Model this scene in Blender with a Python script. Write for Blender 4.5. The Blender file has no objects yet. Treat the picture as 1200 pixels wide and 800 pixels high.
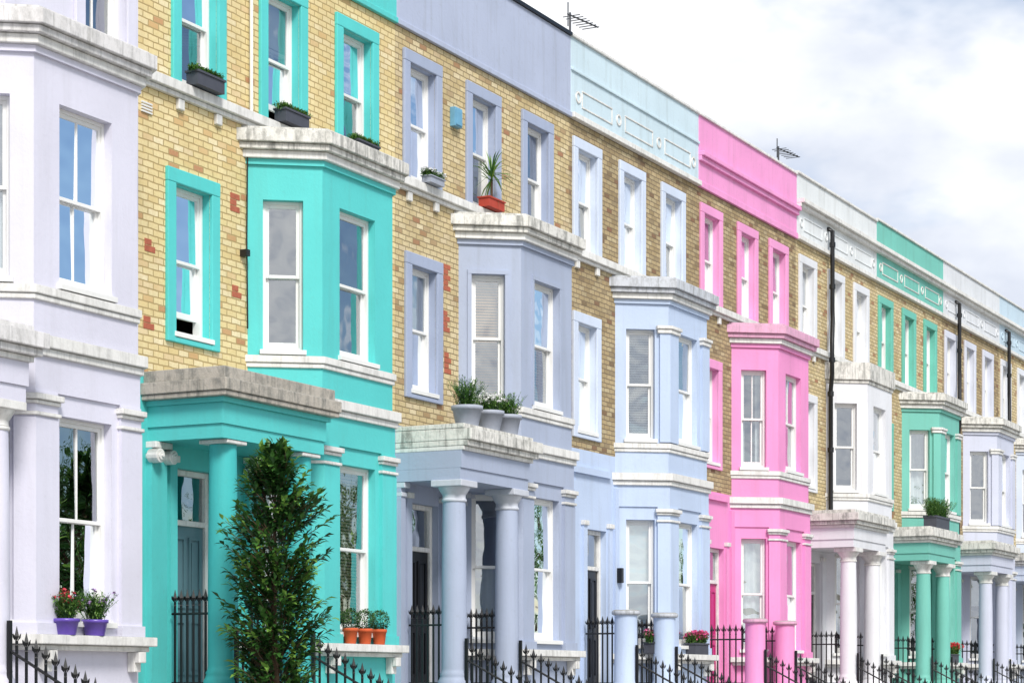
import bpy, math, random
from mathutils import Vector
random.seed(7)
ZE=1.5
scene=bpy.context.scene
def lin(c):
    def f(x):
        x/=255.0
        return x/12.92 if x<=0.04045 else ((x+0.055)/1.055)**2.4
    return (f(c[0]),f(c[1]),f(c[2]),1.0)
def mul(c,k): return (c[0]*k,c[1]*k,c[2]*k,1.0)
# ---------------------------------------------------------------- materials
MATS={}
class NT:
    def __init__(s,m):
        m.use_nodes=True; s.t=m.node_tree; s.t.nodes.clear()
    def n(s,typ,**kw):
        nd=s.t.nodes.new(typ)
        for k,v in kw.items():
            if k in nd.inputs: nd.inputs[k].default_value=v
            else: setattr(nd,k,v)
        return nd
    def l(s,a,b): s.t.links.new(a,b)
    def pos(s,sc=(1,1,1)):
        g=s.n('ShaderNodeNewGeometry'); m=s.n('ShaderNodeMapping'); m.inputs['Scale'].default_value=sc
        s.l(g.outputs['Position'],m.inputs['Vector']); return m.outputs['Vector']
    def noise(s,sc,scale,detail=4,rough=.55):
        x=s.n('ShaderNodeTexNoise'); x.inputs['Scale'].default_value=scale; x.inputs['Detail'].default_value=detail
        x.inputs['Roughness'].default_value=rough
        s.l(s.pos(sc),x.inputs['Vector']); return x.outputs['Fac']
    def ramp(s,src,stops):
        r=s.n('ShaderNodeValToRGB'); e=r.color_ramp.elements
        while len(e)<len(stops): e.new(.5)
        for i,(p,c) in enumerate(stops):
            e[i].position=p; e[i].color=c if len(c)==4 else (*c,1)
        s.l(src,r.inputs['Fac']); return r.outputs['Color']
    def mix(s,fac,a,b,blend='MIX'):
        m=s.n('ShaderNodeMix',data_type='RGBA',blend_type=blend)
        for sock,val in ((m.inputs[0],fac),(m.inputs[6],a),(m.inputs[7],b)):
            if hasattr(val,'is_output') or isinstance(val,bpy.types.NodeSocket): s.l(val,sock)
            else: sock.default_value=val
        return m.outputs[2]
    def out(s,sh):
        o=s.n('ShaderNodeOutputMaterial'); s.l(sh,o.inputs['Surface'])
def g(v): return (v,v,v,1)
def newmat(name):
    m=bpy.data.materials.new(name); return m,NT(m)
def paint(name,rgb,dirt=.35,top=.0,rough=.6,bump=.25,fine=1.0):
    if name in MATS: return MATS[name]
    m,t=newmat(name); c=lin(rgb)
    big=t.noise((1,1,1),.9,2)
    base=t.mix(t.ramp(big,[(.3,g(0)),(.7,g(1))]),mul(c,.93),mul(c,1.04))
    st=t.noise((3.4,3.4,.26),1.7,4,.68)
    mask=t.ramp(st,[(.5,g(0)),(.8,g(dirt))])
    grime=(c[0]*.5+.06,c[1]*.5+.055,c[2]*.47+.045,1)
    base=t.mix(mask,base,grime)
    sp=t.noise((1,1,1),13,3,.7)
    base=t.mix(t.ramp(sp,[(.58,g(0)),(.8,g(dirt*.7))]),base,grime)
    if top>0:
        ge=t.n('ShaderNodeNewGeometry'); sx=t.n('ShaderNodeSeparateXYZ'); t.l(ge.outputs['Normal'],sx.inputs[0])
        up=t.ramp(sx.outputs['Z'],[(.3,g(0)),(.7,g(.8))])
        pn=t.ramp(t.noise((2.6,2.6,1.3),2.6,6,.76),[(.46,g(0)),(.66,g(top))])
        base=t.mix(pn,base,(.17,.17,.155,1))
        dr=t.ramp(t.noise((9,9,.5),1.6,3,.7),[(.54,g(0)),(.66,g(top*.8))])
        base=t.mix(dr,base,(.15,.15,.14,1))
        base=t.mix(up,base,(.26,.26,.24,1))
    b=t.n('ShaderNodeBsdfPrincipled'); b.inputs['Roughness'].default_value=rough
    b.inputs['Specular IOR Level'].default_value=.3
    t.l(base,b.inputs['Base Color'])
    bp=t.n('ShaderNodeBump'); bp.inputs['Strength'].default_value=bump; bp.inputs['Distance'].default_value=.012
    t.l(t.noise((1,1,1),18,3,.65),bp.inputs['Height']); t.l(bp.outputs[0],b.inputs['Normal'])
    t.out(b.outputs[0]); MATS[name]=m; return m
def simple(name,rgb,rough=.5,metal=0,var=.2,spec=.5,scale=9):
    if name in MATS: return MATS[name]
    m,t=newmat(name); c=lin(rgb)
    base=t.mix(t.noise((1,1,1),scale,2),mul(c,1-var),mul(c,1+var))
    b=t.n('ShaderNodeBsdfPrincipled'); b.inputs['Roughness'].default_value=rough; b.inputs['Metallic'].default_value=metal
    b.inputs['Specular IOR Level'].default_value=spec
    t.l(base,b.inputs['Base Color']); t.out(b.outputs[0]); MATS[name]=m; return m
def leafmat(name,rgb):
    if name in MATS: return MATS[name]
    m,t=newmat(name); c=lin(rgb)
    base=t.mix(t.noise((1,1,1),6,1),mul(c,.65),mul(c,1.35))
    b=t.n('ShaderNodeBsdfPrincipled'); b.inputs['Roughness'].default_value=.42
    t.l(base,b.inputs['Base Color'])
    tr=t.n('ShaderNodeBsdfTranslucent'); t.l(base,tr.inputs[0])
    mx=t.n('ShaderNodeMixShader'); mx.inputs[0].default_value=.25
    t.l(b.outputs[0],mx.inputs[1]); t.l(tr.outputs[0],mx.inputs[2]); t.out(mx.outputs[0]); MATS[name]=m; return m
def brick(name,cols,mortar,tone):
    if name in MATS: return MATS[name]
    m,t=newmat(name)
    ge=t.n('ShaderNodeNewGeometry'); sx=t.n('ShaderNodeSeparateXYZ'); t.l(ge.outputs['Position'],sx.inputs[0])
    ad=t.n('ShaderNodeMath',operation='ADD'); t.l(sx.outputs['X'],ad.inputs[0]); t.l(sx.outputs['Y'],ad.inputs[1])
    cb=t.n('ShaderNodeCombineXYZ'); t.l(ad.outputs[0],cb.inputs[0]); t.l(sx.outputs['Z'],cb.inputs[1])
    nz=t.n('ShaderNodeTexNoise'); nz.inputs['Scale'].default_value=9; nz.inputs['Detail'].default_value=1; t.l(cb.outputs[0],nz.inputs['Vector'])
    sub=t.n('ShaderNodeVectorMath',operation='MULTIPLY_ADD'); t.l(nz.outputs['Color'],sub.inputs[0]); sub.inputs[1].default_value=(.018,.018,0); t.l(cb.outputs[0],sub.inputs[2])
    br=t.n('ShaderNodeTexBrick'); t.l(sub.outputs[0],br.inputs['Vector'])
    br.offset=.5
    br.inputs['Color1'].default_value=g(0); br.inputs['Color2'].default_value=g(1); br.inputs['Mortar'].default_value=g(.5)
    br.inputs['Scale'].default_value=1; br.inputs['Mortar Size'].default_value=.0085; br.inputs['Mortar Smooth'].default_value=.3
    br.inputs['Brick Width'].default_value=.2; br.inputs['Row Height'].default_value=.078
    r=t.ramp(br.outputs['Color'],[(p,lin(c)) for p,c in cols])
    r=t.mix(t.ramp(t.noise((1,1,1),30,3,.7),[(.35,g(0)),(.7,g(.45))]),r,lin(tone))
    r=t.mix(br.outputs['Fac'],r,lin(mortar))
    r=t.mix(t.ramp(t.noise((1.2,1.2,.5),1.1,4,.68),[(.45,g(0)),(.78,g(.45))]),r,mul(lin(tone),.7))
    b=t.n('ShaderNodeBsdfPrincipled'); b.inputs['Roughness'].default_value=.85; t.l(r,b.inputs['Base Color'])
    bp=t.n('ShaderNodeBump'); bp.invert=True; bp.inputs['Strength'].default_value=.7; bp.inputs['Distance'].default_value=.01
    t.l(br.outputs['Fac'],bp.inputs['Height']); t.l(bp.outputs[0],b.inputs['Normal'])
    t.out(b.outputs[0]); MATS[name]=m; return m
def glassmat():
    m,t=newmat('window_glass')
    tr=t.n('ShaderNodeBsdfTransparent'); tr.inputs[0].default_value=(.86,.91,.93,1)
    gl=t.n('ShaderNodeBsdfGlossy'); gl.inputs['Roughness'].default_value=.0; gl.inputs[0].default_value=(.92,.96,1,1)
    bp=t.n('ShaderNodeBump'); bp.inputs['Strength'].default_value=.4; bp.inputs['Distance'].default_value=.03
    t.l(t.noise((1,1,1),2.4,1),bp.inputs['Height']); t.l(bp.outputs[0],gl.inputs['Normal'])
    fr=t.n('ShaderNodeFresnel'); fr.inputs[0].default_value=1.5
    ma=t.n('ShaderNodeMath',operation='MULTIPLY_ADD'); ma.inputs[1].default_value=2.0; ma.inputs[2].default_value=.3
    t.l(fr.outputs[0],ma.inputs[0])
    mx=t.n('ShaderNodeMixShader'); t.l(ma.outputs[0],mx.inputs[0]); t.l(tr.outputs[0],mx.inputs[1]); t.l(gl.outputs[0],mx.inputs[2])
    t.out(mx.outputs[0]); return m
GLASS=glassmat()
SASH=paint('white_sash_paint',(236,236,234),.12,rough=.4,bump=.05)
TRIM=paint('white_stucco',(234,233,230),.45,top=.26)
CONC=paint('weathered_stone',(184,177,166),.75,top=.75,bump=.9)
WCOR=paint('weathered_white_cornice',(228,226,220),.6,top=.72,bump=.7)
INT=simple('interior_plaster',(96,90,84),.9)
NET=simple('net_curtain_fabric',(232,236,232),.9,var=.04)
IRON=simple('black_iron_paint',(22,23,26),.4,var=.3)
TERRA=simple('terracotta',(206,92,48),.8)
SLATE=simple('dark_grey_planter_plastic',(72,74,84),.6)
GREYPOT=simple('grey_zinc_planter',(160,166,180),.6)
REDB=simple('red_rubbed_brick',(176,98,74),.85,var=.35,scale=14)
# ---------------------------------------------------------------- mesh builder
import bmesh
class MB:
    def __init__(s): s.v=[]; s.f=[]; s.sm=[]; s.mi=[]
    def add(s,pts,faces,smooth=False,mi=0):
        o=len(s.v); s.v+= [tuple(p) for p in pts]
        for f in faces:
            s.f.append(tuple(i+o for i in f)); s.sm.append(smooth); s.mi.append(mi)
    def obj(s,name,mats,parent=None,bevel=0,loc=None,recalc=True):
        me=bpy.data.meshes.new(name); me.from_pydata(s.v,[],s.f)
        me.polygons.foreach_set('use_smooth',s.sm); me.polygons.foreach_set('material_index',s.mi)
        for m in (mats if isinstance(mats,(list,tuple)) else [mats]): me.materials.append(m)
        if recalc:
            b=bmesh.new(); b.from_mesh(me); bmesh.ops.recalc_face_normals(b,faces=b.faces); b.to_mesh(me); b.free()
        me.update()
        o=bpy.data.objects.new(name,me); scene.collection.objects.link(o)
        if parent: o.parent=parent
        if loc: o.location=loc
        if bevel:
            md=o.modifiers.new('bevel','BEVEL'); md.width=bevel; md.segments=2; md.limit_method='ANGLE'; md.angle_limit=math.radians(35)
        return o
BOXF=[(0,1,2,3),(7,6,5,4),(0,4,5,1),(1,5,6,2),(2,6,7,3),(3,7,4,0)]
class Fr:
    def __init__(s,o,e):
        L=math.hypot(e[0]-o[0],e[1]-o[1]); s.o=o; s.L=L
        s.t=((e[0]-o[0])/L,(e[1]-o[1])/L); s.n=(-s.t[1],s.t[0])
    def P(s,a,z,d):
        return (s.o[0]+s.t[0]*a+s.n[0]*d, -(s.o[1]+s.t[1]*a+s.n[1]*d), z+ZE)
def box(mb,F,a0,a1,z0,z1,d0,d1,mi=0):
    P=F.P
    mb.add([P(a0,z0,d0),P(a1,z0,d0),P(a1,z1,d0),P(a0,z1,d0),P(a0,z0,d1),P(a1,z0,d1),P(a1,z1,d1),P(a0,z1,d1)],BOXF,mi=mi)
def quad(mb,F,pts,mi=0): mb.add([F.P(*p) for p in pts],[(0,1,2,3)],mi=mi)
def extr(mb,poly,z0,z1):
    n=len(poly); pts=[(u,-p,z0+ZE) for u,p in poly]+[(u,-p,z1+ZE) for u,p in poly]
    fs=[tuple(range(n)),tuple(range(2*n-1,n-1,-1))]+[(i,(i+1)%n,(i+1)%n+n,i+n) for i in range(n)]
    mb.add(pts,fs)
def wall(mb,F,a0,a1,z0,z1,ops,rev=.105,rmb=None):
    xs=sorted({a0,a1}|{x for o in ops for x in o[:2] if a0<x<a1}); zs=sorted({z0,z1}|{z for o in ops for z in o[2:4] if z0<z<z1})
    for i in range(len(xs)-1):
        for j in range(len(zs)-1):
            cx=(xs[i]+xs[i+1])/2; cz=(zs[j]+zs[j+1])/2
            if any(o[0]<cx<o[1] and o[2]<cz<o[3] for o in ops): continue
            quad(mb,F,[(xs[i],zs[j],0),(xs[i+1],zs[j],0),(xs[i+1],zs[j+1],0),(xs[i],zs[j+1],0)])
    for o in ops:
        if len(o)>4: continue
        b0,b1,c0,c1=o
        if c0>=z1 or c1<=z0: continue
        r=rmb or mb
        for q in ([(b0,c0),(b0,c1)],[(b1,c0),(b1,c1)],[(b0,c0),(b1,c0)],[(b0,c1),(b1,c1)]):
            quad(r,F,[(q[0][0],q[0][1],0),(q[1][0],q[1][1],0),(q[1][0],q[1][1],-rev),(q[0][0],q[0][1],-rev)])
def lathe(mb,c,prof,seg=28,smooth=True):
    n=len(prof); pts=[]; fs=[]
    for r,z in prof:
        for k in range(seg):
            a=2*math.pi*k/seg; pts.append((c[0]+r*math.cos(a),c[1]+r*math.sin(a),z+c[2]))
    for i in range(n-1):
        for k in range(seg):
            k2=(k+1)%seg; fs.append((i*seg+k,i*seg+k2,(i+1)*seg+k2,(i+1)*seg+k))
    mb.add(pts,fs,smooth); mb.add([pts[i] for i in range(seg)]+[pts[(n-1)*seg+k] for k in range(seg)],[tuple(range(seg)),tuple(range(seg,2*seg))])
def tube(mb,path,r,seg=8,smooth=True):
    pts=[];fs=[]
    for i,p in enumerate(path):
        p=Vector(p); a=Vector(path[max(i-1,0)]); b=Vector(path[min(i+1,len(path)-1)])
        d=(b-a).normalized(); up=Vector((0,0,1)) if abs(d.z)<.9 else Vector((1,0,0))
        x=d.cross(up).normalized(); y=d.cross(x)
        rr=r[i] if isinstance(r,(list,tuple)) else r
        for k in range(seg):
            an=2*math.pi*k/seg; pts.append(p+x*rr*math.cos(an)+y*rr*math.sin(an))
    for i in range(len(path)-1):
        for k in range(seg):
            k2=(k+1)%seg; fs.append((i*seg+k,i*seg+k2,(i+1)*seg+k2,(i+1)*seg+k))
    mb.add(pts,fs,smooth)
    mb.add(pts[:seg],[tuple(range(seg))]); mb.add(pts[-seg:],[tuple(range(seg))])
# ---------------------------------------------------------------- windows
def window(Pt,F,a0,a1,z0,z1,bar=False,blind='none',sill=True,rnd=None,openf=0):
    S=Pt['sashes']; fw=.04; dO=-.10
    box(S,F,a0,a0+fw,z0,z1,-.22,dO); box(S,F,a1-fw,a1,z0,z1,-.22,dO)
    box(S,F,a0+fw,a1-fw,z1-fw,z1,-.22,dO); box(S,F,a0+fw,a1-fw,z0,z0+fw,-.22,dO)
    zm=z0+(z1-z0)*.5; sw=.042
    lo=z0+fw+openf*.5; 
    for (c0,c1,d0,d1,bot) in ((zm-.02,z1-fw,-.155,-.118,.04),(lo,zm+.02+openf*.5,-.2,-.163,.075)):
        b0=a0+fw; b1=a1-fw
        box(S,F,b0,b0+sw,c0,c1,d0,d1); box(S,F,b1-sw,b1,c0,c1,d0,d1)
        box(S,F,b0+sw,b1-sw,c0,c0+bot,d0,d1); box(S,F,b0+sw,b1-sw,c1-.045,c1,d0,d1)
        if bar:
            m=(b0+b1)/2; box(S,F,m-.011,m+.011,c0+bot,c1-.045,d0+.004,d1-.002)
        dm=(d0+d1)/2; tl=random.uniform(-.006,.006)
        quad(Pt['glass'],F,[(b0+sw,c0+bot,dm-tl),(b1-sw,c0+bot,dm-tl),(b1-sw,c1-.045,dm+tl),(b0+sw,c1-.045,dm+tl)])
    if sill: box(S,F,a0-.04,a1+.04,z0-.06,z0-.001,-.098,.055)
    w=a1-a0; B=Pt['blinds']; C=Pt['curtains']
    def drape(x0,x1,c0,c1,d=-.3):
        n=max(6,int((x1-x0)/.018)); pts=[];fs=[]
        ph=random.random()*6; fr=random.uniform(34,46)
        for i in range(n+1):
            x=x0+(x1-x0)*i/n; dd=d+.022*math.sin(x*fr+ph)+.012*math.sin(x*fr*.43+ph*2)
            pts+=[F.P(x,c0,dd),F.P(x,c1,dd*.97)]
        for i in range(n): fs.append((2*i,2*i+2,2*i+3,2*i+1))
        C.add(pts,fs,True)
    if blind.startswith('ven'):
        frac=1.0
        if len(blind)>3 and blind[3:].isdigit(): frac=int(blind[3:])/100
        z=z1-.05; zb=z1-(z1-z0)*frac
        while z>zb:
            quad(B,F,[(a0+.03,z,-.245),(a1-.03,z,-.245),(a1-.03,z+.03,-.27),(a0+.03,z+.03,-.27)]); z-=.042
        box(B,F,a0+.03,a1-.03,zb-.03,zb-.005,-.27,-.245)
    elif blind.startswith('rol'):
        frac=int(blind[3:])/100; zb=z1-(z1-z0)*frac
        quad(C,F,[(a0,zb,-.24),(a1,zb,-.24),(a1,z1,-.24),(a0,z1,-.24)]); box(C,F,a0,a1,zb-.025,zb,-.25,-.232)
    elif blind=='net': drape(a0-.02,a1+.02,z0,z1,-.27)
    elif blind=='half': drape(a0-.02,a1+.02,z0,zm+.03,-.27)
    elif blind=='cur':
        drape(a0-.02,a0+w*.28,z0,z1); drape(a1-w*.3,a1+.02,z0,z1)
def miter(c,t1,t2,off):
    n1=(-t1[1],t1[0]); n2=(-t2[1],t2[0]); k=off/(1+n1[0]*n2[0]+n1[1]*n2[1])
    return (c[0]+(n1[0]+n2[0])*k,c[1]+(n1[1]+n2[1])*k)
def wrap(mb,c,t1,t2,l1,l2,off,z0,z1):
    n1=(-t1[1],t1[0]); n2=(-t2[1],t2[0]); i=-.01
    A=(c[0]-t1[0]*l1,c[1]-t1[1]*l1); B=(c[0]+t2[0]*l2,c[1]+t2[1]*l2)
    poly=[(A[0]+n1[0]*i,A[1]+n1[1]*i),miter(c,t1,t2,i),(B[0]+n2[0]*i,B[1]+n2[1]*i),(B[0]+n2[0]*off,B[1]+n2[1]*off),miter(c,t1,t2,off),(A[0]+n1[0]*off,A[1]+n1[1]*off)]
    extr(mb,poly,z0,z1)
BLINDS=['ven','rol35','cur','none','ven45','rol35','half','cur','none','none']
# ---------------------------------------------------------------- house
def house(c):
    rnd=random.Random(c['seed']); random.seed(c['seed'])
    w=c['w']; u0=c['u0']
    par=bpy.data.objects.new('terrace_house',None); par.location=(u0,0,0); scene.collection.objects.link(par)
    keys=['walls','brickwork','trim','surrounds','sashes','glass','blinds','curtains','weathered_cornice','porch_roof','columns','door','interior','drainpipe','parapet','steps','capitals','fittings','red_bricks']
    Pt={k:MB() for k in keys}
    M=Fr((0,0),(w,0)); W=Pt['walls']; T=Pt['trim']; S=Pt['surrounds']
    bs=c.get('bay',0); ps=c.get('por',0); pp=c.get('pp',0)
    b0,b1,b2,b3=2.24+bs,2.79+bs,4.53+bs,5.08+bs; bp=.75
    zb=c.get('zb',3.6)
    PW=Pt['brickwork'] if c.get('brick') else W
    up=c['up']; ops=[]
    brd=.17
    for a in up: ops.append((a+brd,a+1.1-brd,7.13,8.74))
    fa=c.get('ffw',.55); ops.append((fa+brd,fa+1.07-brd,4.15,5.9))
    dr=(.72+ps,1.55+ps,-.1,2.55)
    ops.append(dr)
    ops.append((b0+.02,b3-.02,-1.4,6.55,0))
    wall(W,M,0,w,-1.6,zb,ops); wall(PW,M,0,w,zb,9.25,ops,rmb=(S))
    for a,z0,z1,ww in [(x,7.13,8.74,1.1) for x in up]+[(fa,4.15,5.9,1.07)]:
        d=.045
        box(S,M,a,a+brd,z0-(.13 if z0<5 else .03),z1,-.002,d); box(S,M,a+ww-brd,a+ww,z0-(.13 if z0<5 else .03),z1,-.002,d); box(S,M,a,a+ww,z1,z1+brd,-.002,d+.003)
        if z0<5:box(S,M,a+brd,a+ww-brd,z0-.13,z0-.065,-.002,d-.003)
        else:
            for q in (a+.1,a+ww-.22): box(T,M,q,q+.12,6.78,6.908,-.002,.05); 
    bl=c.get('blinds',None) or [rnd.choice(BLINDS) for _ in range(8)]
    for i,a in enumerate(up): window(Pt,M,a+brd,a+1.1-brd,7.13,8.74,c.get('bar',False),bl[i],sill=False,openf=c.get('open',[0,0,0])[i])
    window(Pt,M,fa+brd,fa+1.07-brd,4.15,5.9,c.get('bar',False),bl[3],openf=c.get('openff',0))
    box(T,M,0,w,6.97,7.09,-.002,.11); box(T,M,0,w,6.91,6.968,-.002,.06)
    BL=Fr((b0,0),(b1,bp)); BF=Fr((b1,bp),(b2,bp)); BR=Fr((b2,bp),(b3,0))
    winL=(.19,.69); winF=(.41,1.29)
    for F,(x0,x1),k in ((BL,winL,4),(BF,winF,5),(BR,(BR.L-.71,BR.L-.25),6)):
        wall(W,F,0,F.L,-1.6,6.6,[(x0,x1,.65,2.78),(x0,x1,4.15,6.02)])
        window(Pt,F,x0,x1,4.15,6.02,c.get('bbar',False),bl[k] if k<6 else bl[4])
        window(Pt,F,x0,x1,.65,2.78,c.get('gbar',False),bl[k+2] if k<6 else bl[6])
        if c.get('bsur'):
            for q in ((x0-.06,x0),(x1,x1+.06)): box(W,F,q[0],q[1],4.15,6.02,-.002,.02)
            box(W,F,x0-.06,x1+.06,6.02,6.08,-.002,.024)
    def ring(mb,o,z0,z1):
        nx=.806; ny=.591
        L0=b0-o/nx; L1=b0-(o-ny*(bp+o))/nx
        extr(mb,[(L0,-.01),(L1,bp+o),(b1+b2-L1,bp+o),(b0+b3-L0,-.01)],z0,z1)
    WC=Pt['weathered_cornice']
    if c.get('litecorn'):
        ring(WC,.03,6.45,6.52); ring(WC,.07,6.523,6.9)
    else:
        ring(W,.04,6.45,6.52); ring(T,.09,6.523,6.62); ring(WC,.15,6.622,6.70); ring(WC,.2,6.703,6.86); ring(WC,.12,6.862,6.905)
    ring(T,.05,3.99,4.08); ring(T,.03,3.93,3.988)
    ring(T,.07,3.36,3.44); ring(T,.11,3.442,3.57); ring(W,.03,3.0,3.36)
    ring(T,.2,.4,.5); ring(T,.12,.34,.398)
    capm=T if c.get('whitecap',1) else W
    for (cc,t1,t2) in (((b1,bp),BL.t,BF.t),((b2,bp),BF.t,BR.t)):
        la,lb=(.2,.34) if cc[0]==b1 else (.34,.2)
        wrap(W,cc,t1,t2,la,lb,.05,.5,2.72)
        wrap(W,cc,t1,t2,la,lb,.04,2.72,2.998)
        wrap(capm,cc,t1,t2,la+.02,lb+.02,.075,2.74,2.78); wrap(capm,cc,t1,t2,la+.02,lb+.02,.07,2.86,2.9); wrap(capm,cc,t1,t2,la+.04,lb+.04,.1,2.902,2.965)
        wrap(W,cc,t1,t2,la+.03,lb+.03,.08,.5,.62)
        if c.get('fpil'):
            wrap(W,cc,t1,t2,la-.04,lb,.045,4.1,5.95); wrap(T,cc,t1,t2,la+.0,lb+.03,.075,5.95,6.02); wrap(T,cc,t1,t2,la+.02,lb+.05,.1,6.022,6.08)
    for a in (.12,BF.L-.12):
        box(T,BF,a-.06,a+.06,.12,.34,0,.1); box(T,BF,a-.06,a+.06,.22,.34,.1,.17)
    pk=Pt['parapet']; pt=c.get('ptop',10.5)
    box(pk,M,0,w,9.25,pt,-.3,.03)
    box(c.get('copd') and Pt['drainpipe'] or T,M,-.01,w-.012,pt,pt+.05,-.33,.07)
    st=c.get('pstyle','plain')
    if st=='plain':
        box(pk,M,0,w,9.18,9.26,-.002,.06)
    elif st=='pinkc':
        box(pk,M,0,w,9.75,9.83,-.002,.14); box(pk,M,0,w,9.66,9.75,-.002,.09); box(pk,M,0,w,9.18,9.3,-.002,.06)
    else:
        if st=='panel': box(T,M,0,w,9.93,10.02,-.002,.2); box(T,M,0,w,9.85,9.93,-.002,.13)
        else: box(pk,M,0,w,9.95,10.0,-.002,.06)
        box(T,M,0,w,9.18,9.27,-.002,.1)
        seg=(w-.3)/3
        PF=T if st=='panelw' or c.get('pfw') else pk
        for k in range(3):
            x0=.15+k*seg+.26; x1=.15+(k+1)*seg-.26
            for zz in (9.42,9.68): box(PF,M,x0,x1,zz,zz+.03,.02,.045)
            for xx in (x0,x1-.03): box(PF,M,xx,xx+.03,9.45,9.68,.02,.043)
        for k in range(4):
            cx=.15+k*seg; 
            if k==0: cx+=.12
            if k==3: cx-=.12
            pts=[];fs=[];n=20
            for j in range(n):
                an=2*math.pi*j/n
                for r_,d_ in ((.1,.03),(.1,.05),(.065,.05),(.065,.03)): pts.append(M.P(cx+r_*math.cos(an),9.565+r_*math.sin(an),d_))
            for j in range(n):
                j2=(j+1)%n
                for q in range(3): fs.append((j*4+q,j2*4+q,j2*4+q+1,j*4+q+1))
            PF.add(pts,fs)
    I=Pt['interior']
    E=Pt['brickwork']
    extr(E,[(w-.2,-.34),(w+.15,-.34),(w+.15,-7),(w-.2,-7)],9.3,pt+.16)
    extr(E,[(w-.75,-2.2),(w+.3,-2.2),(w+.3,-3.6),(w-.75,-3.6)],9.3,pt+.9)
    for k in range(4):
        lathe(Pt['fittings'],(w-.5+.2*k,2.7,pt+.9+ZE),[(.1,0),(.1,.05),(.085,.08),(.075,.32),(.095,.34),(.095,.38)],12)
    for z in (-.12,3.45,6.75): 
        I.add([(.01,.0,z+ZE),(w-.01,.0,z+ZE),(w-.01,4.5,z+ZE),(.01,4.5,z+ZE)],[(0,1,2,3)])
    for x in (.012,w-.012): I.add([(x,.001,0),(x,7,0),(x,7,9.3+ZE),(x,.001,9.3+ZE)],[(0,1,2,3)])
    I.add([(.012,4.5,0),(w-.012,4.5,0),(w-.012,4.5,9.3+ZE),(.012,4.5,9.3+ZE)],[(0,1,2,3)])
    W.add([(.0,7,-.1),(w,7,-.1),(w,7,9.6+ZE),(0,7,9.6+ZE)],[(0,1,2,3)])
    Pt['drainpipe'].add([(.0,.28,9.45+ZE),(w,.28,9.45+ZE),(w,7,9.45+ZE),(0,7,9.45+ZE)],[(0,1,2,3)])
    D=Pt['door']; a0,a1,z0,z1=dr
    dd=-.12
    box(T,M,a0,a0+.07,z0,z1,dd-.06,dd+.02); box(T,M,a1-.07,a1,z0,z1,dd-.06,dd+.02); box(T,M,a0+.07,a1-.07,z1-.07,z1,dd-.06,dd+.02); box(T,M,a0+.07,a1-.07,1.88,1.95,dd-.06,dd+.02)
    box(D,M,a0+.07,a1-.07,z0,1.88,dd-.06,dd-.02)
    mx=(a0+a1)/2
    for (x0,x1) in ((a0+.14,mx-.04),(mx+.04,a1-.14)):
        for (q0,q1) in ((.1,.75),(.9,1.75)):
            box(D,M,x0,x1,q0,q0+.03,dd-.02,dd); box(D,M,x0,x1,q1-.03,q1,dd-.02,dd); box(D,M,x0,x0+.03,q0+.03,q1-.03,dd-.02,dd); box(D,M,x1-.03,x1,q0+.03,q1-.03,dd-.02,dd)
            box(D,M,x0+.06,x1-.06,q0+.06,q1-.06,dd-.02,dd-.008)
    quad(Pt['glass'],M,[(a0+.07,1.95,dd-.03),(a1-.07,1.95,dd-.03),(a1-.07,z1-.07,dd-.03),(a0+.07,z1-.07,dd-.03)])
    for x in (a0-.16,a1+.02):
        box(W,M,x,x+.14,z0,2.6,-.002,.05); box(T,M,x-.02,x+.16,2.6,2.68,-.002,.08)
    SP=Pt['steps']; s0,s1=.32+ps,2.3+ps; pe=1.12+pp
    extr(SP,[(s0-.2,-.002),(s1+.05,-.002),(s1+.05,pe),(s0-.2,pe)],-1.6,-.1)
    for k in range(7):
        extr(SP,[(s0+.05,pe+.28*k),(s1-.15,pe+.28*k),(s1-.15,pe+.28*(k+1)+.02),(s0+.05,pe+.28*(k+1)+.02)],-1.6,-.1-.19*(k+1))
    kind=c.get('porch','full'); CO=Pt['columns']; CP=Pt['capitals']; PR=Pt['porch_roof']
    cols=[(.52+ps,.82+pp),(2.12+ps,.82+pp)]
    if kind=='full':
        q0,q1,qp=.2+ps,2.38+ps,1.03+pp
        def pr(mb,o,z0,z1): extr(mb,[(max(q0-o,.005),-.003),(q1+o,-.003),(q1+o,qp+o),(max(q0-o,.005),qp+o)],z0,z1)
        pr(W,0,2.8,2.96); pr(W,.02,2.962,3.2); pr(T if c.get('pwhite',1) else W,.06,3.202,3.26)
        if c.get('bigslab'):
            pr(PR,.14,3.262,3.32); pr(PR,.16,3.322,3.46); pr(PR,.1,3.462,3.6)
        else: pr(WC,.12,3.262,3.34); pr(WC,.17,3.342,3.5); pr(WC,.06,3.502,3.57)
        for x in (.14+ps,2.14+ps):
            xx=max(x,.01)
            box(W,M,xx,x+.3,-.1,2.6,-.002,.09); box(CP,M,xx,x+.32,2.6,2.66,-.002,.11); box(CP,M,xx,x+.33,2.72,2.798,-.002,.15)
            box(W,M,xx,x+.3,2.66,2.72,-.002,.085)
            if c.get('ionic',0):
                for sx in (x+.03,x+.29):
                    for (rr,dd2) in ((.085,.2),(.055,.22),(.025,.24)):
                        n=16; pts=[M.P(sx+rr*math.cos(2*math.pi*j/n),2.63+rr*math.sin(2*math.pi*j/n),.05) for j in range(n)]+[M.P(sx+rr*math.cos(2*math.pi*j/n),2.63+rr*math.sin(2*math.pi*j/n),dd2) for j in range(n)]
                        CP.add(pts,[tuple(range(n)),tuple(range(n,2*n))]+[(j,(j+1)%n,(j+1)%n+n,j+n) for j in range(n)])
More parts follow.
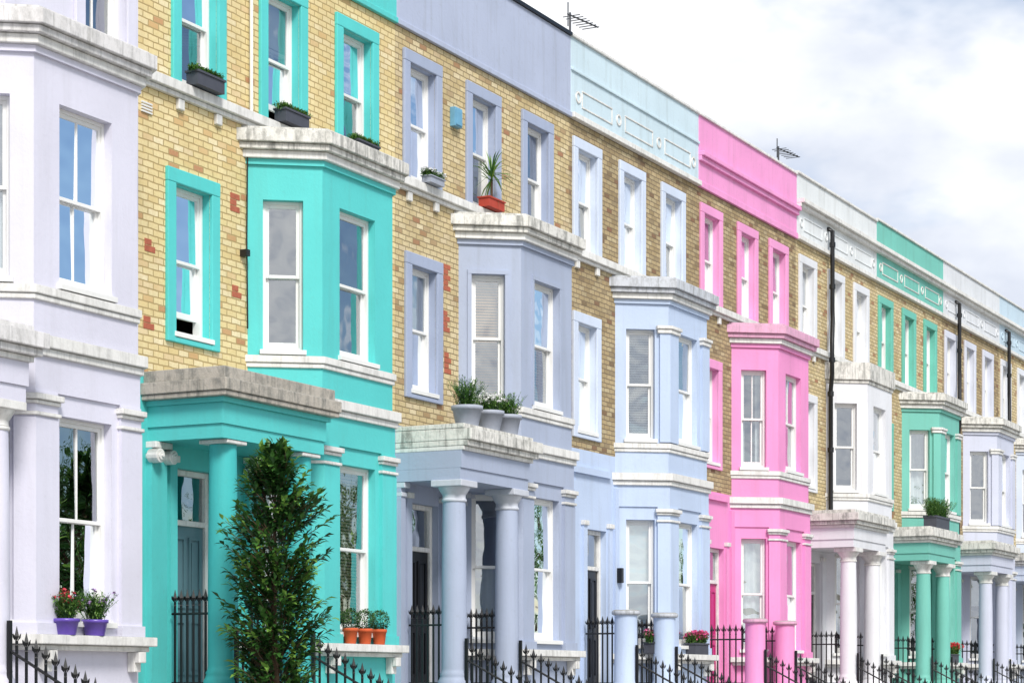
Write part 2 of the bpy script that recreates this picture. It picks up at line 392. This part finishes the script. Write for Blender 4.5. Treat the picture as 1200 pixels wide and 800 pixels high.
        for (x,p) in cols:
            r=.175
            prof=[(r*1.3,-.02),(r*1.3,.03),(r*1.18,.06),(r*1.12,.1),(r*1.16,.12),(r*1.02,.16),(r,.2),(r,1.0),(r*.97,1.8),(r*.9,2.6)]
            if not c.get('plaincap'): 
                prof=prof[:-1]+[(r*.9,2.5)]
                lathe(CP,(x,-p,ZE),[(r*.9,2.5),(r*1.0,2.51),(r*1.0,2.54),(r*.92,2.55),(r*.92,2.6),(r*1.05,2.63),(r*1.25,2.69),(r*1.28,2.71)])
                extr(CP,[(x-.24,p-.24),(x+.24,p-.24),(x+.24,p+.24),(x-.24,p+.24)],2.71,2.798)
            else:
                prof=prof[:-1]+[(r*.9,2.75)]
                extr(CP,[(x-.2,p-.2),(x+.2,p-.2),(x+.2,p+.2),(x-.2,p+.2)],2.752,2.798)
            lathe(CO,(x,-p,ZE),prof)
            extr(CO,[(x-.25,p-.25),(x+.25,p-.25),(x+.25,p+.25),(x-.25,p+.25)],-.1,-.02)
    elif kind=='stub':
        for (x,p) in cols:
            r=.19
            lathe(CO,(x,-p,ZE),[(r*1.15,-.1),(r*1.15,-.02),(r,.05),(r*.97,1.1)])
            lathe(WC,(x,-p,ZE),[(r*1.0,1.1),(r*1.22,1.12),(r*1.22,1.17),(r*1.0,1.19)])
        box(W,M,.0,.25,-.1,3.3,-.002,.06); box(W,M,1.8+ps,2.1+ps,-.1,3.3,-.002,.06)
        box(W,M,0,b0-.25,3.442,3.55,-.002,.06)
    if c.get('pipe') is not None:
        x=c['pipe']; DP=Pt['drainpipe']
        tube(DP,[(x,.05,9.75+ZE),(x,-.06,9.74+ZE),(x,-.14,9.68+ZE),(x,-.14,9.5+ZE),(x,-.14,8.0+ZE),(x+.02,-.14,7.8+ZE),(x-.2,-.2,7.3+ZE),(x-.2,-.2,6.6+ZE),(x-.05,-.12,6.3+ZE),(x-.05,-.12,3.7+ZE)],.05,10)
        for z in (9.4,8.5,6.9,6.2,5.0): 
            cx,cy=(x,-.14) if z>7.5 else ((x-.2,-.2) if z>6.5 else (x-.05,-.12))
            lathe(DP,(cx,cy,z+ZE),[(.066,-.05),(.066,.05)],10)
    if c.get('thinpipe') is not None:
        tube(Pt['fittings'],[(c['thinpipe'],-.05,9.2+ZE),(c['thinpipe'],-.05,7.1+ZE)],.022,8)
        tube(Pt['drainpipe'],[(2.2,-.03,6.9+ZE),(2.18,-.03,5.5+ZE),(2.2,-.03,4.4+ZE)],.01,5)
        box(Pt['drainpipe'],M,2.07,2.15,5.28,5.36,0,.1)
    for (x,z,sx,sz) in c.get('vents',[]):
        for k in range(4): box(Pt['fittings'],M,x,x+sx,z+k*sz/4,z+k*sz/4+sz/8,.0,.02)
    for (x,z,nb) in c.get('red',[]):
        for k in range(nb):
            wd_=.2 if k%2==0 else .13
            box(Pt['red_bricks'],M,x,x+wd_,z+k*.078+.004,z+k*.078+.072,-.001,.006)
    if c.get('lamp'):
        box(Pt['drainpipe'],M,c['lamp'],c['lamp']+.08,1.7,1.95,.05,.15)
    wp=paint('stucco_%d'%c['seed'],c['col'],c.get('dirt',.32))
    sur=paint('surround_%d'%c['seed'],c['sur'],.2)
    pm=paint('parapet_%d'%c['seed'],c.get('pcol',c['col']),.5)
    mm=dict(walls=wp,brickwork=c.get('brick') or BRK['brown'],trim=c.get('trimm',TRIM),surrounds=sur,sashes=SASH,glass=GLASS,blinds=simple('blind_%s'%(str(c.get('bcol','w'))),c.get('bcol',(236,236,228)),.6,var=.05),curtains=NET,
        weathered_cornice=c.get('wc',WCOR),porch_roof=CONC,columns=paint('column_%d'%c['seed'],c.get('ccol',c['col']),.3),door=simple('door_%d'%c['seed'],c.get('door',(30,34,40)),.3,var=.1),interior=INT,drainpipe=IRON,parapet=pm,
        steps=CONC,capitals=c.get('capm',TRIM),fittings=TERRA if c.get('thinpipe') is None else SASH,red_bricks=REDB)
    for k,mb in Pt.items():
        if mb.f: mb.obj(k,mm[k],par,bevel=.01 if k in('trim','weathered_cornice','porch_roof','surrounds','capitals','parapet') else (.004 if k=='sashes' and u0<12 else 0),recalc=(k not in('curtains',)))
    R=MB()
    def bar(x,p,zb_,zt):
        s=.011
        extr(R,[(x-s,p-s),(x+s,p-s),(x+s,p+s),(x-s,p+s)],zb_,zt)
        y=-p; z=zt+ZE
        for (r,h0,h1,h2) in ((.03,-.01,.045,.15),(.022,-.07,-.045,-.02)):
            R.add([(x,y,z+h0),(x-r,y,z+h1),(x,y-r,z+h1),(x+r,y,z+h1),(x,y+r,z+h1),(x,y,z+h2)],[(0,1,2),(0,2,3),(0,3,4),(0,4,1),(5,1,2),(5,2,3),(5,3,4),(5,4,1)])
        for sgn in (-1,1):
            R.add([(x+sgn*.008,y,z-.01),(x+sgn*.05,y+.004,z+.03),(x+sgn*.055,y,z+.075),(x+sgn*.035,y-.004,z+.05)],[(0,1,2,3)])
            R.add([(x,y+sgn*.008,z-.01),(x,y+sgn*.05,z+.03),(x,y+sgn*.055,z+.075),(x,y+sgn*.035,z+.05)],[(0,1,2,3)])
    def rail(A,B,zt0,zt1,zb0,zb1,n):
        for k in range(n):
            t=(k+.5)/n; x=A[0]+(B[0]-A[0])*t; p=A[1]+(B[1]-A[1])*t
            bar(x,p,zb0+(zb1-zb0)*t,zt0+(zt1-zt0)*t)
        for off in (-.14,None):
            za,zc=(zt0+off,zt1+off) if off else (zb0+.1,zb1+.1)
            tube(R,[(A[0],-A[1],za+ZE),(B[0],-B[1],zc+ZE)],.016,6,False)
    x0=.52+ps; x1=2.12+ps; pc=.82+pp
    rail((x0,.1),(x0,pc-.2),.95,.95,-.1,-.1,6)
    rail((x1,.1),(x1,pc-.2),.95,.95,-.1,-.1,6)
    for x in (x0-.05,x1):
        rail((x,pc+.25),(x,pc+2.3),.45,-.62,-.35,-1.5,17)
        lathe(R,(x,-(pc+2.4),ZE),[(.04,-1.5),(.04,-.55),(.06,-.52),(.03,-.46),(.055,-.4),(.0,-.33)],12)
        extr(R,[(x-.02,pc+.2),(x+.02,pc+.2),(x+.02,pc+.24),(x-.02,pc+.24)],-.3,.62)
    rail((x1+.1,3.3),(w,3.3),-.45,-.45,-1.3,-1.3,26)
    R.obj('iron_railing',IRON,loc=(u0,0,0),recalc=True)
    return par
BRK={}
BRK['yellow']=brick('yellow_stock_brick',[(0,(224,202,146)),(.3,(238,222,174)),(.6,(228,210,156)),(.88,(242,230,194)),(.96,(216,182,130)),(1,(180,118,92))],(176,152,104),(210,182,120))
BRK['tan']=brick('tan_stock_brick',[(0,(212,192,146)),(.3,(226,210,168)),(.6,(200,180,134)),(.85,(232,218,182)),(.95,(166,136,100)),(1,(168,112,88))],(146,128,96),(176,152,106))
BRK['brown']=brick('brown_stock_brick',[(0,(176,154,114)),(.3,(198,178,138)),(.6,(158,138,102)),(.85,(206,190,152)),(.95,(122,102,78)),(1,(142,98,78))],(124,108,86),(138,118,82))
PCAP=paint('pale_cap',(200,204,214),.3)
B_=[dict(u0=-11.2,w=5.6,up=[.5,2.2,4.2],col=(215,222,228),sur=(225,225,235)),
 dict(u0=-5.6,w=5.6,up=[.4,2.3,4.42],col=(218,217,232),sur=(218,217,233),bay=.05,bbar=True,gbar=True,bar=True,ptop=10.6,blinds=['rol60','net','rol35','net','net','rol100','cur','half'],dirt=.2,wc=paint('white_weathered_moulding',(228,226,226),.6,top=.42)),
 dict(u0=0,w=5.89,up=[.63,2.48,4.29],col=(92,204,202),sur=(92,206,204),brick=BRK['yellow'],blinds=['none','rol35','none','ven85','none','none','ven','ven'],bcol=(232,222,190),open=[0,.3,0],openff=.35,plaincap=1,ionic=1,bigslab=1,pwhite=0,ccol=(72,188,188),door=(92,124,134),thinpipe=2.25,vents=[(.05,6.6,.2,.14)],ffw=.52,dirt=.26,red=[(1.86,5.8,3),(1.9,4.75,2),(.12,5.0,2),(.1,4.1,2)]),
 dict(u0=5.89,w=5.63,up=[.2,2.06,3.88],col=(170,180,202),sur=(166,177,202),brick=BRK['tan'],bay=-.38,por=-.3,blinds=['none','rol35','none','rol60','ven','ven','half','half'],bcol=(190,150,100),copd=1,ffw=.25,door=(22,22,26),capm=PCAP,pcol=(178,187,210),bsur=1,red=[(1.4,5.7,5),(1.38,5.1,4),(1.42,4.5,4),(5.2,5.6,3)]),
 dict(u0=11.52,w=5.49,up=[.1,1.93,3.75],col=(192,208,234),sur=(210,221,240),brick=BRK['brown'],bay=-.43,por=-.1,porch='stub',fpil=1,blinds=['none','rol35','none','cur','ven','ven','rol100','half'],bcol=(238,240,230),ffw=.1,zb=3.84,pstyle='panelw',pcol=(204,224,234),door=(20,20,26),lamp=1.75,wc=paint('grey_weathered_cornice',(204,208,216),.55,top=.55)),
 dict(u0=17.01,w=5.37,up=[.1,2.0,3.75],col=(238,152,204),sur=(240,162,210),brick=BRK['brown'],bay=-.5,por=-.2,pp=.2,porch='stub',blinds=['none','cur','ven','none','cur','none','net','cur'],ffw=.1,zb=3.6,pstyle='pinkc',pcol=(240,160,210),door=(190,50,120),wc=paint('pink_weathered',(230,174,204),.4,top=.3),bbar=True),
 dict(u0=22.38,w=5.42,up=[.15,2.0,3.75],col=(228,229,234),sur=(226,228,233),brick=BRK['tan'],bay=-.3,pp=.15,blinds=['none','rol35','none','cur','none','rol35','none','cur'],ffw=.2,pstyle='panel',pcol=(226,230,232),pipe=1.95,ptop=10.55,litecorn=1),
 dict(u0=27.8,w=5.48,up=[.15,2.0,3.8],col=(120,194,180),sur=(112,194,176),brick=BRK['tan'],bay=-.2,pp=.15,fpil=1,blinds=['none','ven','none','cur','net','none','none','cur'],ffw=.2,pstyle='panel',pcol=(120,196,182),ptop=10.6,pfw=1),
 dict(u0=33.28,w=5.56,up=[.15,2.0,3.8],col=(206,210,228),sur=(214,217,230),brick=BRK['brown'],bay=-.3,pp=.15,fpil=1,ffw=.2,pstyle='panel',pcol=(222,225,230),pipe=1.1,ptop=10.6),
 dict(u0=38.84,w=5.5,up=[.15,2.0,3.8],col=(204,214,232),sur=(225,228,235),bay=-.3,pp=.15,ffw=.2,pstyle='panel',pcol=(196,216,230),pipe=.6,ptop=10.6,brick=BRK['tan']),
 dict(u0=44.34,w=5.5,up=[.15,2.0,3.8],col=(160,206,218),sur=(225,228,235),bay=-.3,ffw=.2,pstyle='panel',ptop=10.6,brick=BRK['brown']),
 dict(u0=49.84,w=5.5,up=[.15,2.0,3.8],col=(225,222,210),sur=(225,228,235),bay=-.3,ffw=.2,pstyle='panel',ptop=10.6,brick=BRK['brown']),
 dict(u0=55.34,w=5.5,up=[.15,2.0,3.8],col=(210,190,200),sur=(225,228,235),bay=-.3,ffw=.2,pstyle='panel',ptop=10.6,brick=BRK['tan'])]
for i,c in enumerate(B_):
    c['seed']=i+11; house(c)
# ---------------------------------------------------------------- foliage
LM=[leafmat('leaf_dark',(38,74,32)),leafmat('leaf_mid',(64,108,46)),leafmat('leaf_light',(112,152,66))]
BARK=simple('bark',(84,66,48),.9)
def leaf(mb,p,d,ln,wd,mi):
    d=d.normalized(); up=Vector((random.uniform(-.4,.4),random.uniform(-.4,.4),1)); s=d.cross(up)
    if s.length<.01: s=Vector((1,0,0))
    s.normalize(); nrm=s.cross(d)
    a=p; b=p+d*ln*.5+s*wd*.5+nrm*wd*.15; c=p+d*ln-nrm*ln*.12; e=p+d*ln*.5-s*wd*.5+nrm*wd*.15; m=p+d*ln*.5
    mb.add([a,b,c,e,m],[(0,1,4),(1,2,4),(2,3,4),(3,0,4)],False,mi)
def rv(): 
    while True:
        v=Vector((random.uniform(-1,1),random.uniform(-1,1),random.uniform(-1,1)))
        if .05<v.length<1: return v.normalized()
random.seed(3)
PROF=[(.6,.22),(1.2,.4),(1.8,.46),(2.4,.50),(2.9,.54),(3.3,.50),(3.6,.41),(3.85,.27),(4.05,.12),(4.14,.03)]
def prof(z):
    for (a,ra),(b,rb) in zip(PROF,PROF[1:]):
        if z<=b: return ra+(rb-ra)*max(0,(z-a)/(b-a))
    return .03
def laurel(u,p):
    mb=MB(); c0=Vector((u,-p,0))
    tube(mb,[c0+Vector((0,0,-.02)),c0+Vector((.03,0,1)),c0+Vector((0,.02,2.2)),c0+Vector((0,0,3.8))],[.07,.055,.035,.01],8)
    for i in range(len(mb.mi)): mb.mi[i]=3
    for k in range(620):
        z=.65+3.45*random.random(); an=random.random()*2*math.pi
        R=prof(z)*(1+.15*math.sin(z*4.7+an*2)+.1*math.sin(an*5+z*9))*random.choice([1,1,.9,.75,.5])*random.uniform(.86,1.12)
        tip=c0+Vector((R*math.cos(an),R*math.sin(an),z+.06)); base=c0+Vector((R*.35*math.cos(an+.3),R*.35*math.sin(an+.3),z-.22))
        o=len(mb.f); tube(mb,[base,tip],[.007,.003],3,False)
        for i in range(o,len(mb.f)): mb.mi[i]=3
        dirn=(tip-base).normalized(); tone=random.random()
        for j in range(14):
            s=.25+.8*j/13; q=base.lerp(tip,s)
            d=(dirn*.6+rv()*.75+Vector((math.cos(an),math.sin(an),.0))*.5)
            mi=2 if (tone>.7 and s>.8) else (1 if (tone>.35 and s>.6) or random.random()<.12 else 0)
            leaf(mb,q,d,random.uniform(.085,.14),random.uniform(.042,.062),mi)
    mb.obj('bay_laurel_tree',LM+[BARK],recalc=False)
laurel(0.0,1.88)
def pot(mb,c,r,h):
    lathe(mb,c,[(r*.72,0),(r*.92,h*.78),(r*1.02,h*.8),(r*1.02,h),(r*.9,h),(r*.85,h*.85)],20)
def potted(name,c,r,h,potmat,kind,R,ph,flower=None,box_=None):
    mb=MB()
    if box_:
        L,D=box_
        x,y,z=c
        def bx(x0,x1,y0,y1,z0,z1): mb.add([(x0,y0,z0),(x1,y0,z0),(x1,y1,z0),(x0,y1,z0),(x0,y0,z1),(x1,y0,z1),(x1,y1,z1),(x0,y1,z1)],BOXF)
        bx(x-L/2,x+L/2,y-D/2,y+D/2,z,z+h*.85); bx(x-L/2-.015,x+L/2+.015,y-D/2-.015,y+D/2+.015,z+h*.852,z+h)
    else: pot(mb,c,r,h)
    mats=[potmat]+LM+[BARK]
    top=Vector(c)+Vector((0,0,h))
    if kind=='ball':
        cc=top+Vector((0,0,R*.85))
        for k in range(900):
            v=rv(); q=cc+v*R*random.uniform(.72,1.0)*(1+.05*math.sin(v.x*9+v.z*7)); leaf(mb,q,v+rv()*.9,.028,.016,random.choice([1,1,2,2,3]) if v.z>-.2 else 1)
    elif kind=='tuft':
        for k in range(int(120*(box_[0]/.3 if box_ else 1))):
            lx=random.uniform(-.5,.5)*(box_[0] if box_ else 0)
            b=top+Vector((lx+random.uniform(-.5,.5)*r,random.uniform(-.5,.5)*r,-.02)); d=Vector((random.uniform(-.6,.6),random.uniform(-.6,.6),1)).normalized()
            L=ph*random.uniform(.5,1.0); o=len(mb.f); tube(mb,[b,b+d*L*.6,b+d*L+Vector((d.x*.05,d.y*.05,0))],[.003,.003,.002],3,False)
            for i in range(o,len(mb.f)): mb.mi[i]=2
            for j in range(14):
                leaf(mb,b+d*L*(.15+.85*j/14),d*.6+rv(),random.uniform(.03,.055),.016,random.choice([1,2,3,3]))
            if flower and random.random()<(.55 if flower[0]>215 else .12):
                tip=b+d*L
                for j in range(7):
                    leaf(mb,tip+rv()*.012,rv()+Vector((0,0,.4)),.038,.035,5)
    elif kind=='spike':
        o=len(mb.f); tube(mb,[top,top+Vector((.01,0,ph*.45))],[.02,.015],6)
        for i in range(o,len(mb.f)): mb.mi[i]=4
        for k in range(46):
            b=top+Vector((0,0,ph*random.uniform(.3,.5))); d=(rv()+Vector((0,0,.55))).normalized(); L=ph*random.uniform(.4,.62)
            s=d.cross(Vector((0,0,1))).normalized()*.012; m=b+d*L*.55; e=b+d*L-Vector((0,0,L*.2))
            mb.add([b-s,b+s,m+s,m-s,e],[(0,1,2,3),(3,2,4)],False,random.choice([2,3,3]))
    if flower: mats.append(simple('petals_%d_%d_%d'%flower,flower,.6,var=.1))
    mb.obj(name,mats,recalc=False)
for x in (3.28,3.64,4.0): potted('topiary_ball_pot',(x,-.86,.5+ZE),.1,.2,TERRA,'ball',.13,0)
PURP=simple('purple_glaze',(104,80,176),.3)
potted('flower_pot',(-2.38,-.86,.5+ZE),.14,.17,PURP,'tuft',.2,.34,(205,60,80))
potted('flower_pot',(-1.9,-.86,.5+ZE),.14,.17,PURP,'tuft',.2,.36,(170,140,190))
for x,fl,R in ((6.3,None,.46),(6.95,(240,240,240),.28),(7.5,None,.38)):
    potted('zinc_plant_tub',(x,-.92,3.57+ZE),.22,.28,GREYPOT,'tuft',.2,R,fl)
for x in (1.05,2.95,4.72): potted('window_box',(x+.12,-.12,7.1+ZE),.1,.17,SLATE,'tuft',.1,.1,None,(.55,.17))
potted('window_box',(8.55,-.13,7.1+ZE),.12,.15,simple('red_planter',(178,66,48),.7),'spike',.1,.85,None,(.5,.18))
potted('window_box',(6.75,-.13,7.1+ZE),.1,.1,GREYPOT,'tuft',.08,.12,(235,235,240),(.4,.15))
potted('window_box',(14.95,-.83,.5+ZE),.14,.2,SLATE,'tuft',.1,.24,(225,90,150),(.6,.2))
potted('window_box',(13.55,-.6,.5+ZE),.14,.2,SLATE,'tuft',.1,.24,(225,110,160),(.3,.2))
potted('window_box',(29.3,-1.0,3.57+ZE),.2,.3,SLATE,'tuft',.1,.5,None,(1.1,.3))
potted('window_box',(31.0,-.86,.5+ZE),.2,.2,SLATE,'tuft',.1,.3,(220,40,60),(.7,.2))
mb=MB(); MF=Fr((0,0),(10,0))
box(mb,MF,7.48,7.7,8.12,8.4,0,.09); box(mb,MF,7.5,7.68,8.14,8.38,.09,.105)
mb.obj('alarm_box',simple('alarm_blue',(110,166,196),.4),bevel=.01)
def antenna(u,p,z0,z1,L=1.1,n=9):
    mb=MB(); tube(mb,[(u,-p,z0+ZE),(u,-p,z1+ZE)],.02,6)
    tube(mb,[(u-.1,-p,z1+ZE-.05),(u+L,-p-.1,z1+ZE-.02)],.014,5)
    for k in range(n): 
        x=u+.05+k*(L/n); tube(mb,[(x,-p-.16,z1+ZE-.04),(x,-p+.16,z1+ZE-.04)],.008,4)
    tube(mb,[(u-.08,-p,z1+ZE-.25),(u-.08,-p,z1+ZE+.15)],.012,4)
    mb.obj('tv_antenna',simple('aluminium',(90,92,96),.4,.6))
antenna(12.6,-.5,10.4,11.25,.9,7); antenna(23.0,-.6,10.3,11.3,1.0,7)
# ---------------------------------------------------------------- ground
ASPH=simple('asphalt',(62,62,64),.9,var=.25,scale=40)
PAVE,t=newmat('paving')
br=t.n('ShaderNodeTexBrick'); t.l(t.pos(),br.inputs['Vector']); br.inputs['Scale'].default_value=1; br.inputs['Brick Width'].default_value=.9; br.inputs['Row Height'].default_value=.6; br.inputs['Mortar Size'].default_value=.006
br.inputs['Color1'].default_value=lin((172,168,160)); br.inputs['Color2'].default_value=lin((186,182,174)); br.inputs['Mortar'].default_value=lin((100,98,94))
b=t.n('ShaderNodeBsdfPrincipled'); b.inputs['Roughness'].default_value=.85; t.l(br.outputs[0],b.inputs['Base Color']); t.out(b.outputs[0])
def slab(name,x0,x1,y0,y1,z0,z1,mat):
    mb=MB(); mb.add([(x0,y0,z0),(x1,y0,z0),(x1,y1,z0),(x0,y1,z0),(x0,y0,z1),(x1,y0,z1),(x1,y1,z1),(x0,y1,z1)],BOXF); return mb.obj(name,mat)
mb=MB(); mb.add([(-600,-600,-.13),(600,-600,-.13),(600,600,-.13),(-600,600,-.13)],[(0,1,2,3)]); mb.obj('ground',simple('ground_soil',(120,114,100),.95,scale=1))
mb=MB(); mb.add([(-200,-13.6,-.125),(300,-13.6,-.125),(300,-5.6,-.125),(-200,-5.6,-.125)],[(0,1,2,3)]); mb.obj('road',ASPH)
mb=MB()
for k in range(-20,60): mb.add([(k*5,-9.65,-.121),(k*5+2,-9.65,-.121),(k*5+2,-9.55,-.121),(k*5,-9.55,-.121)],[(0,1,2,3)])
mb.obj('road_markings',simple('road_paint',(220,220,215),.7))
slab('pavement',-200,300,-5.45,8.5,-.14,0,PAVE); slab('kerb',-200,300,-5.6,-5.45,-.14,.004,CONC)
slab('pavement',-200,300,-30,-13.75,-.14,0,PAVE); slab('kerb',-200,300,-13.75,-13.6,-.14,.004,CONC)
random.seed(21)
tm=MB()
tube(tm,[(0,0,-.05),(.05,0,2),(0,.1,4),(.1,0,6.5)],[.22,.17,.13,.05],10)
for k in range(9):
    an=k*2.4; z=2.6+k*.4; tube(tm,[(0,0,z),(math.cos(an)*1.2,math.sin(an)*1.2,z+1.1),(math.cos(an)*2.1,math.sin(an)*2.1,z+1.7)],[.08,.05,.02],6)
for i in range(len(tm.mi)): tm.mi[i]=3
cl=[Vector((random.gauss(0,1.2),random.gauss(0,1.2),4.9+random.gauss(0,1.0))) for _ in range(34)]
for q in cl:
    tone=random.choice([0,1,1,2])
    for k in range(70): leaf(tm,q+rv()*random.uniform(.2,.8),rv(),.26,.18,random.choice([tone,1]))
o=tm.obj('street_tree',LM+[BARK],recalc=False); o.location=(20,-18,0)
for x in (31,42,54,67,82):
    d=bpy.data.objects.new('street_tree',o.data); d.location=(x,-18+random.uniform(-.5,.5),0); d.rotation_euler=(0,0,x); s=random.uniform(.85,1.1); d.scale=(s,s,s); scene.collection.objects.link(d)
# ---------------------------------------------------------------- world & sun
SE=math.radians(46)
az=math.radians(226)
sd=Vector((math.cos(az)*math.cos(SE),math.sin(az)*math.cos(SE),math.sin(SE)))
wd=bpy.data.worlds.new('World'); scene.world=wd; wd.use_nodes=True; nt=wd.node_tree; nt.nodes.clear()
t=NT.__new__(NT); t.t=nt
sk=t.n('ShaderNodeTexSky'); sk.sky_type='NISHITA'; sk.sun_disc=False; sk.sun_elevation=SE; sk.sun_rotation=math.atan2(sd.x,sd.y); sk.dust_density=.2; sk.ozone_density=3.0
tc=t.n('ShaderNodeTexCoord'); mp=t.n('ShaderNodeMapping'); mp.inputs['Scale'].default_value=(1,1,1.9); mp.inputs['Location'].default_value=(.3,.1,0); t.l(tc.outputs['Generated'],mp.inputs[0])
nz=t.n('ShaderNodeTexNoise'); nz.inputs['Scale'].default_value=4; nz.inputs['Detail'].default_value=6; nz.inputs['Roughness'].default_value=.55; t.l(mp.outputs[0],nz.inputs['Vector'])
dt=t.n('ShaderNodeVectorMath',operation='DOT_PRODUCT'); dt.inputs[1].default_value=(.8,-.6,0); t.l(tc.outputs['Generated'],dt.inputs[0])
mr=t.n('ShaderNodeMapRange'); mr.interpolation_type='SMOOTHSTEP'
for i_,v_ in ((1,.66),(2,.84),(3,.16),(4,-.14)): mr.inputs[i_].default_value=v_
t.l(dt.outputs['Value'],mr.inputs[0])
ad=t.n('ShaderNodeMath',operation='ADD'); t.l(mr.outputs[0],ad.inputs[0]); t.l(nz.outputs['Fac'],ad.inputs[1])
cf=t.ramp(ad.outputs[0],[(.44,g(0)),(.60,g(1))])
n2=t.n('ShaderNodeTexNoise'); n2.inputs['Scale'].default_value=6; n2.inputs['Detail'].default_value=6; t.l(mp.outputs[0],n2.inputs['Vector'])
cc=t.ramp(n2.outputs['Fac'],[(.36,(.60,.64,.73,1)),(.5,(.82,.84,.88,1)),(.62,(1,1,1,1))])
sc=t.n('ShaderNodeVectorMath',operation='SCALE'); sc.inputs['Scale'].default_value=9.6; t.l(cc,sc.inputs[0])
bg=t.n('ShaderNodeBackground'); bg.inputs[1].default_value=.135
t.l(t.mix(cf,sk.outputs[0],sc.outputs[0]),bg.inputs[0])
wo=t.n('ShaderNodeOutputWorld'); t.l(bg.outputs[0],wo.inputs[0])
L=bpy.data.lights.new('sun','SUN'); L.energy=3.4; L.angle=math.radians(16); L.color=(1,.96,.9)
lo=bpy.data.objects.new('sun',L); scene.collection.objects.link(lo); lo.rotation_euler=(-sd).to_track_quat('-Z','Y').to_euler()
# ---------------------------------------------------------------- camera
cd=bpy.data.cameras.new('camera'); cam=bpy.data.objects.new('camera',cd); scene.collection.objects.link(cam)
cam.location=(-20.35,-15.23,ZE); cam.rotation_euler=(math.radians(90),0,-math.radians(62.95))
cd.sensor_width=36; cd.lens=76.4; cd.shift_y=.3333; cd.clip_end=2000
scene.camera=cam
scene.view_settings.view_transform='Standard'; scene.view_settings.look='None'; scene.view_settings.exposure=0
